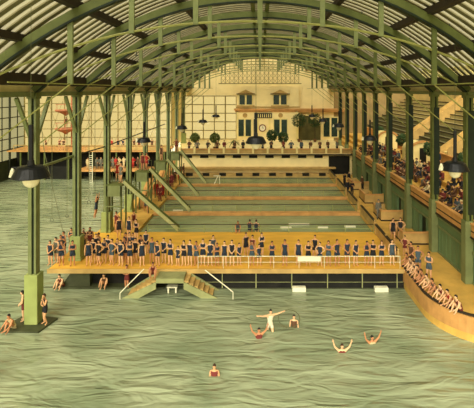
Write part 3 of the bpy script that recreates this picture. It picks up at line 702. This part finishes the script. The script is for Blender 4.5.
def make_template(J):
    names = ['pelvis','waist','chest','neck','head0']; vs = [J[n] for n in names]; es = [(0,1),(1,2),(2,3),(3,4)]
    rad = [(.15,.115),(.125,.1),(.155,.115),(.068,.068),(.06,.06)]
    def a(p, r, par): vs.append(p); rad.append(r); es.append((par, len(vs)-1)); return len(vs)-1
    hands = []
    for k in 'lr':
        i = a(J['sh'+k], .075, 2); m = (J['sh'+k]+J['el'+k])/2; i = a(m, .056, i); i = a(J['el'+k], .046, i)
        i = a(J['el'+k].lerp(J['wr'+k],.4), .045, i); i = a(J['wr'+k], .029, i)
        i = a(J['wr'+k]+J['h'+k]*.045, (.038,.026), i); i = a(J['wr'+k]+J['h'+k]*.09, (.036,.024), i); hands.append((J['wr'+k], J['h'+k], k))
        i = a(J['hip'+k], .108, 0); i = a(J['hip'+k].lerp(J['kn'+k],.5), .09, i); i = a(J['kn'+k], .062, i)
        i = a(J['kn'+k].lerp(J['an'+k],.35), .064, i); i = a(J['an'+k], .038, i); f = J['to'+k]; i = a(J['an'+k].lerp(f,.45)+Vector((0,0,-.01)), (.043,.034), i); i = a(f, (.042,.022), i)
    V, Fc = skin_obj(vs, es, rad, 0)
    segs = []
    def sg(n,p,q,r): segs.append((n,p,q,r))
    sg('torso',J['pelvis'],J['waist'],.12); sg('torso',J['waist'],J['chest'],.13); sg('neck',J['chest'],J['head0'],.085)
    for k in 'lr':
        sg('shoulder',J['chest'],J['sh'+k],.1); sg('uarm',J['sh'+k],J['el'+k],.055); sg('farm',J['el'+k],J['wr'+k],.04); sg('hand',J['wr'+k],J['wr'+k]+J['h'+k]*.1,.03)
        sg('torso',J['pelvis'],J['hip'+k],.12); sg('thigh',J['hip'+k],J['kn'+k],.09); sg('shin',J['kn'+k],J['an'+k],.055); sg('foot',J['an'+k],J['to'+k],.04)
    def classify(c):
        best = None
        for n,p,q,r in segs:
            d = q-p; t = max(0,min(1,(c-p).dot(d)/d.length_squared)); L = (c-(p+d*t)).length/r
            if best is None or L < best[0]: best = (L,n,t)
        return best[1:]
    cls = [classify(sum((V[i] for i in f), Vector())/len(f)) for f in Fc]
    nrm = [Vector() for _ in V]
    for f in Fc:
        n = (V[f[1]]-V[f[0]]).cross(V[f[2]]-V[f[0]])
        for i in f: nrm[i] += n
    def shell(sel, off):
        ids = {}; nv = []; nf = []
        for f,c in zip(Fc,cls):
            if sel(*c):
                for i in f:
                    if i not in ids: ids[i] = len(nv); nv.append(V[i]+nrm[i].normalized()*off)
                nf.append(tuple(ids[i] for i in f))
        return nv, nf
    body = MB(); body.add(V, Fc, 0)
    # head with nose, ears, eyes, mouth
    hc = J['head']; hv = []; hf = []; NU, NV = 16, 12
    for j in range(NV+1):
        th = PI*j/NV
        for i in range(NU):
            ph = 2*PI*i/NU; x = math.sin(th)*math.sin(ph); y = -math.sin(th)*math.cos(ph); z = math.cos(th)
            w_ = 1-.22*max(0,-z)**1.5
            hv.append(hc+Vector((x*.077*w_, y*.098*(w_ if y > 0 else 1-.06*max(0,-z)), z*.12)))
    for j in range(NV):
        for i in range(NU): hf.append((j*NU+i, j*NU+(i+1)%NU, (j+1)*NU+(i+1)%NU, (j+1)*NU+i))
    body.add(hv, hf, 0)
    n0 = hc+Vector((0,-.094,.012)); body.add([n0+Vector((0,0,.02)), n0+Vector((-.014,.008,-.03)), n0+Vector((.014,.008,-.03)), n0+Vector((0,-.026,-.026))], [(0,1,3),(0,3,2),(1,2,3),(0,2,1)], 0)
    for s in (-1,1):
        e = hc+Vector((s*.078,.005,-.0)); body.add([e+Vector((0,0,.03)),e+Vector((s*.012,.02,.02)),e+Vector((s*.01,.018,-.02)),e+Vector((0,-.005,-.03)),e+Vector((-s*.006,.01,0))], [(0,1,4),(1,2,4),(2,3,4),(0,3,2,1)], 0)
        e = hc+Vector((s*.03,-.088,.012)); body.add([e+Vector((-.013,0,0)),e+Vector((0,-.006,.007)),e+Vector((.013,0,0)),e+Vector((0,-.006,-.007))], [(0,3,2,1)], 1)
    e = hc+Vector((0,-.094,-.052)); body.add([e+Vector((-.022,.006,0)),e+Vector((0,-.003,.007)),e+Vector((.022,.006,0)),e+Vector((0,-.003,-.009))], [(0,3,2,1)], 2)
    # fingers
    for wr,h,k in hands:
        side = h.cross(Vector((0,1,0)));
        if side.length < .3: side = h.cross(Vector((0,0,1)))
        side.normalize(); curl = side.cross(h).normalized(); p0 = wr+h*.095
        for q,(o_,L) in enumerate(((-.026,.062),(-.009,.074),(.009,.07),(.026,.055))):
            b = p0+side*o_; body.tube([b-h*.03, b+h*L*.45, b+h*L*.8+curl*L*.18, b+h*L*1.05+curl*L*.45], [.0095,.009,.008,.006], 5)
        b = wr+h*.04+side*(.03 if k == 'l' else -.03); d = side*(1 if k == 'l' else -1)
        body.tube([b-d*.01, b+d*.022+h*.02, b+d*.03+h*.05+curl*.01], [.011,.01,.007], 5)
    me = MBmesh(body, 'person', [M_skin[0], M_eye, M_lip])
    # hair cap
    ids = {}; nv = []; nf = []
    for f in hf:
        c = sum((hv[i] for i in f), Vector())/4-hc
        if c.z > .055 or (c.y > .01 and c.z > -.055) or (c.z > .03 and c.y > -.05):
            for i in f:
                if i not in ids: ids[i] = len(nv); nv.append(hc+(hv[i]-hc)*1.13+Vector((0,.004,.004)))
            nf.append(tuple(ids[i] for i in f))
    T = {'person': me, 'hair': MBmesh(MB().add(nv,nf), 'hair', [M_hair[0]])}
    T['bathing_suit'] = MBmesh(MB().add(*shell(lambda n,t: n=='torso' or (n=='shoulder' and t<.8) or (n=='neck' and t<.36) or (n=='thigh' and t<.5), .013)), 'bathing_suit', [SUITS['navy']])
    T['coat'] = MBmesh(MB().add(*shell(lambda n,t: n in ('torso','shoulder','uarm') or (n=='neck' and t<.6) or (n=='farm' and t<.97) or (n=='thigh' and t<.3), .026)), 'coat', [SUITS['black']])
    T['trousers'] = MBmesh(MB().add(*shell(lambda n,t: n in ('thigh',) or (n=='shin' and t<.97), .018)), 'trousers', [SUITS['grey']])
    T['shoes'] = MBmesh(MB().add(*shell(lambda n,t: n=='foot' or (n=='shin' and t>.95), .012)), 'shoes', [SUITS['black']])
    hb = MB().lathe([(.0,.135),(.06,.13),(.085,.1),(.092,.06),(.135,.052),(.14,.045),(.09,.045)], hc, 18)
    T['hat'] = MBmesh(hb, 'hat', [SUITS['black']])
    return T
def MBmesh(mb, name, ms):
    me = bpy.data.meshes.new(name); me.from_pydata([tuple(v) for v in mb.v], [], mb.f)
    for m in ms: me.materials.append(m)
    me.polygons.foreach_set('material_index', mb.mi); me.polygons.foreach_set('use_smooth', [True]*len(mb.f))
    return me
TP = {}
for key,(arm,leg,lean) in dict(down=('down','stand',0), folded=('folded','stand',.05), hips=('hips','bent',0), front=('front','stand',.1), chin=('chin','bent',.1),
        walk=('down','walk',.15), sit=('knees','sit',.25), sitf=('folded','sit',.1), floor=('knees','floor',.55), hang=('up','hang',0), up=('vee','stand',0), wide=('wide','walk',.15)).items():
    TP[key] = make_template(pose(arm, leg, lean))
def part_of(o, name, me, m):
    c = bpy.data.objects.new(name, me); COL.objects.link(c); c.parent = o
    if m: c.material_slots[0].link = 'OBJECT'; c.material_slots[0].material = m
    return c
def person(key, x, y, z, face, label, group=None, suit='navy', dress=None, hat=None, sc=1.0, tilt=None):
    """face: degrees; 0 faces the viewer, -90 faces left in the picture, 90 right, 180 away"""
    T = TP[key]
    for cy in LY[1:]:
        if abs(x+CW) < .8 and abs(y-cy) < .8 and z > -.5: y = cy+.95
    o = bpy.data.objects.new('person', T['person']); COL.objects.link(o)
    o.location = (x,y,z); o.rotation_euler = (tilt or 0, 0, math.radians(face)); o.scale = (sc,sc,sc)
    o.material_slots[0].link = 'OBJECT'; o.material_slots[0].material = random.choice(M_skin)
    part_of(o, 'hair', T['hair'], random.choice(M_hair+[M_hair[0]]))
    if dress:
        part_of(o, 'coat', T['coat'], SUITS[dress[0]]); part_of(o, 'trousers', T['trousers'], SUITS[dress[1]]); part_of(o, 'shoes', T['shoes'], None)
    else: part_of(o, 'bathing_suit', T['bathing_suit'], SUITS[suit])
    if hat: part_of(o, 'hat', T['hat'], SUITS[hat])
    return tag(o, label, 'person', group)
AN = {'down':'arms hanging','folded':'arms folded','hips':'hands on hips','front':'hands clasped in front','chin':'one hand at the chin','walk':'in mid stride'}
jit = lambda a: random.uniform(-a,a)
# front row along the deck edge
row = [50.6,56.6,61.5,65.7,72.6,81,88.5,93.5,99,104.3,112,117.6,121,125,130,135.5,142,152,157.7,164,170.5,178,184,190,196.5,203,210,217,224.5,232,239,252,259,
       272,285,298.5,308.3,320,328.5,337,347,355.5,366.6,373,381.5,392]
sc_ = {5:1,21:.78,27:.9,30:.88,32:.85,33:.97,37:.93}
keys = ['front','folded','hips','down','chin','folded','down','front','hips','folded']
suits = ['navy','navy','black','slate','navy','black','navy','slate','navy','maroon','navy','black']
for i,px in enumerate(row):
    y = 30.3+(.5 if i % 2 and i < 20 else 0)+(.12 if i % 5 == 0 else 0); x = (px-CX)*y/F; k = keys[(i*7+i//4) % 10]; su = suits[(i*5+i//7) % 12]
    if 51 < px < 58: su = 'grey'
    where = ' behind the white railing' if x > -4 else ''
    person(k, x, y, 0, jit(22), '%s-suited bather, %s, %s from left in the deck front row' % (su, AN[k], nth(i+1)), 'bathers along the deck edge', su, sc=sc_.get(i, random.uniform(.97,1.04)))
back = [(60.6,262.5),(68.5,258),(71.5,254),(78,261),(86,258),(90,253),(99,262),(108,261),(126,261.5),(129.5,256.5),(133,263),(141,261),(146,256.5),(213,260.5),(246,262.5),(252.5,264),(261.5,261),(315,262.5),(64,258),(83.5,254),(96,258)]
for i,(px,py) in enumerate(sorted(back)):
    x,y = G(px,py); y = max(y,31.4)+(.55 if i % 2 else 0); x = (px-CX)*y/F; k = keys[(i*3+2) % 10]; su = suits[(i*7+3) % 12]
    person(k, x, y, 0, jit(30), '%s-suited bather, %s, %s from left in the deck second row' % (su, AN[k], nth(i+1)), 'bathers of the second row on the deck', su)
person('floor', *((153.5-CX)*29.2/F, 29.1), -.12, 10, 'bather in maroon suit crouching on the landing of the double stair', None, 'maroon', sc=1.0)
# more people on the deck and the left walkway
ex = [('hips',116.5,232,'maroon',1.0,'bather in maroon suit beside the pedestal of a left column'),('down',119,238,'black',1,'bather in black suit just in front of the maroon bather by the column pedestal'),
      ('sit',134,226,'maroon',1,'bather in maroon suit seated near the first slide foot'),('down',129,238,'navy',1,'bather in navy suit behind the crowd under the first slide'),
      ('walk',146,213,'slate',1,'bather in slate suit walking below the first slide'),('folded',136.5,241,'black',1,'bather in black suit, arms folded, behind the crowd under the first slide')]
for k,px,py,su,s_,la in ex:
    x,y = G(px,py); person(k,x,y,0,jit(40),la,None,su,sc=s_)
for i,(px,py) in enumerate(((238,231.5),(249.5,231),(256,231.2))):
    x,y = G(px,py); person('sit',x,y,-.35,170 if i else 0,'bather in dark suit sitting at the back edge of the deck, %s of three' % ('left','middle','right')[i],None,'slate' if i == 0 else 'navy',sc=.95)
for i,(px,py,su,k) in enumerate(sorted(((156,197,'red','down'),(160,201,'maroon','hips'),(163,196,'red','front'),(172,187,'maroon','down'),(175,183,'brown','folded'),(171,192,'maroon','hips'),(179,180,'red','down'),(181,177,'maroon','front'),(186,175,'brown','down')), key=lambda v: -v[1])):
    x,y = G(px,py); x = min(x,-10.75); person(k,x,min(y,62),0,jit(60)+40,'person in %s clothes on the left walkway beyond the slides, %s from the viewer' % (su,ORD[i+1]),'people on the left walkway',dress=(su,su))
# people on slide platforms
for i,(px,d,zt,xx,su) in enumerate(((115,37.9,4.1,-12.5,'red'),(121,37.9,4.1,-11.95,'grey'),(143,43.9,4.1,-11.7,'maroon'),(147,43.9,4.1,-11.3,'red'),(0,50,4.1,-11.2,'brown'),(0,56.8,4.1,-10.8,'maroon'))):
    person('hips' if i % 2 else 'down', xx, d, zt, jit(40), 'bather in %s suit standing on the platform of the %s slide%s' % (su,ORD[(1,1,2,2,3,4)[i]],('',' at its head',' at its back',' at its head','','')[i]), None, su)
# hanging swimmer
x,_,z = P(95,217,38); person('hang', x, 38, z, 80, 'bather in navy suit hanging by the arms over the left pool', None, 'navy', tilt=.12)
t = thing('trapeze', (x,38,z+2.0), 'trapeze rope held by the hanging swimmer', 'trapeze')
ztop = z+1.42+.29+.25+.12
MB().tube([(x-.25,38+.0,ztop),(x+.25,38,ztop)], .022, 6).build('bar', M_dgrey, t); MB().tube([(x,38,ztop),(x,38,12.75)], .02, 6).build('rope', M_rope, t)
# by the near left column
x,y,z = P(24,320,25.3); person('floor', -13.85, 24.75, -1.3, -20, 'bather in cream suit crouching on the footing left of the nearest left column', None, 'cream')
person('front', -13.35, 25.35, -1.3, -70, 'bather in maroon suit standing against the left side of the nearest left column', None, 'maroon').location = (-13.72,25.55,-1.3)
person('chin', -12.3, 25.2, -1.3, -30, 'bather in black suit standing right of the nearest left column', None, 'black')
for px,d,su,la,k in ((62,30.0,'maroon','bather in maroon suit seated on the ledge under the left end of the deck','floor'),(105.5,30.1,'brown','bather in brown suit seated on the ledge below the middle of the crowd','floor'),(127,29.9,'maroon','bather in maroon suit standing on the ledge left of the double stair','chin')):
    person(k, (px-CX)*d/F, d, -1.28 if k == 'floor' else -1.5, jit(20), la, None, su)
# swimmers in the main pool
for key,px,py,su,dz,face,la in (('up',259,338,'maroon',-1.2,10,'swimmer in maroon suit with both arms raised, left of the group in the pool'),
        ('wide',270,330,'white',-.55,20,'bather in white suit leaping with arms spread wide, in the pool'),
        ('down',294,327,'brown',-1.05,-10,'swimmer in brown suit holding a hoop, right of the leaping bather'),
        ('up',342,352,'maroon',-1.33,0,'swimmer with both arms raised, nearest the middle right of the pool'),
        ('up',372,343,'cream',-1.35,15,'swimmer in cream suit with raised arms, rightmost in the pool'),
        ('front',214.5,375,'maroon',-1.2,0,'swimmer in maroon suit alone in the near part of the pool'),
        ('down',310,290.5,'navy',-1.0,30,'swimmer in navy suit close to the wall under the deck')):
    if py < 300: continue
    x,y = G(px,py,WZ); person(key,x,y,WZ+dz,face,la,None,su)
x,y = G(289,326,WZ); t = tag(MB().tube([(x+.62*math.cos(a),y+.25*math.sin(a),WZ+.42+.38*math.sin(a)) for a in [2*PI*k/20 for k in range(21)]], .025, 6).build('hoop', M_rope), 'thin hoop held in the water by a swimmer', 'hoop')
# right walkway
R_ = [('walk',393,240.5,'black',None,-10,'bather in black suit, left of the pair walking on the right walkway'),('hips',400.5,240,'black',None,-20,'bather in black suit, right of the pair walking on the right walkway'),
      ('hips',405,256,'maroon',None,-30,'small bather in maroon suit at the right end of the deck panel'),('front',411.5,268,'brown',None,-50,'bather in brown suit leaning by the curb of the right walkway'),
      ('hips',418,273,'slate',None,-15,'bather in slate suit, hands on hips, left of two standing behind the seated row'),('folded',429,280,'slate',None,-40,'bather in slate suit, right of two standing behind the seated row')]
for k,px,py,su,dr,fc,la in R_:
    x,y = G(px,py); person(k,x,y,0,fc,la,None,su,sc=.85 if 'small' in la else 1.03)
x,y = G(378.5,219); person('down',x,y,0,10,'man in grey suit standing alone on the right walkway before an enclosure',None,dress=('grey','grey'),hat='grey',sc=1.05)
for i,(px,py) in enumerate(((352,196),(347.5,195),(344.5,187),(349,185))):
    x,y = G(px,py); person('down' if i % 2 else 'folded',x,y,0,jit(90),'person in dark clothes standing on the right walkway near its far end, %s of four' % nth(i+1),'people at the far end of the right walkway',dress=('black','black'))
x,y = G(362.5,190); person('front',x,y,0,-60,'person in brown clothes inside the fourth enclosure on the right walkway',None,dress=('brown','black'))
cl = ['black','brown','navy','black','brown','cream','navy','maroon','red','maroon','cream']
for i in range(10):
    y = 30.2-i*.68; x = 10.35 if i < 5 else 10.35+.09*(i-4)**1.5*.6
    su = cl[i]
    person('floor', x, y, 0, -70+jit(12), 'bather in %s suit seated on the right walkway curb, %s from far end' % (su,nth(i+1)), 'bathers seated along the right walkway', su)
# spectators on the balcony
dc = ['black','navy','brown','black','maroon','black','grey','cream','navy','brown','black','slate','brown','maroon']
for r_ in range(3):
    n = 0; y = 27.6+.3*r_
    while y < 62:
        if random.random() < (.9 if y < 52 else .7):
            n += 1; d_ = random.choice(dc); ht = random.choice([None,'black','brown','black','cream',None]) 
            person('sit' if random.random() < .6 else 'sitf', 14.3+.8*r_, y+jit(.1), 3.0+.42*r_, -90+jit(25)+20,
                '%s in %s%s, %s from near end in the balcony %s row' % ('spectator' if ht else 'bareheaded spectator', d_, ' and %s hat' % ht if ht else '', nth(n), ('front','middle','back')[r_]),
                'spectators seated on the balcony', dress=(d_, random.choice(['black','grey','brown'])), hat=ht)
        y += random.uniform(.8,1.45)
for i in range(9):
    if i in (5,8): continue
    person('down', 17.9+jit(.3), 30.5+i*3.4+jit(.3), 4.26, -90+jit(50), 'spectator standing on the walkway behind the balcony seats, %s from the viewer' % ORD[i+1], 'spectators standing on the balcony', dress=(random.choice(['black','navy','brown','maroon']),'black'), hat='black')
# far terrace and galleries
for i in range(17):
    px = 188+i*9.4+jit(1.5); y = 64.3+jit(.3)
    person(random.choice(['down','hips','folded','front']), (px-CX)*y/F, y, 3.0, jit(40), 'spectator standing at the far terrace parapet, %s from left' % nth(i+1), 'spectators at the far terrace', dress=(random.choice(dc),'black'), hat=random.choice([None,'black','cream']))
for i,px in enumerate((46,59.5,63.5,74,107,112,118,123,129,134,139,146,152,157)):
    y = 66.7+jit(.2); person(random.choice(['down','hips','folded','front']), (px-CX)*y/F, y, 3.0, jit(40), 'bather standing on the upper gallery beyond the left pool, %s from left' % nth(i+1), 'bathers on the upper left gallery', random.choice(['maroon','red','brown','navy','white']))
for i,px in enumerate((88,97,101,113,116,119,124,128,133,138,142,147)):
    y = 66+jit(.5); person(random.choice(['down','hips','front']), (px-CX)*y/F, y, .3, jit(40), 'person on the lower landing beyond the left pool, %s from left' % nth(i+1), 'people on the lower left landing', dress=(random.choice(['red','cream','maroon','grey','brown','slate']),)*2)
person('down', -30.4, 69.0, 6.13, 20, 'bather standing on the lower pink platform of the diving tower', None, 'brown')
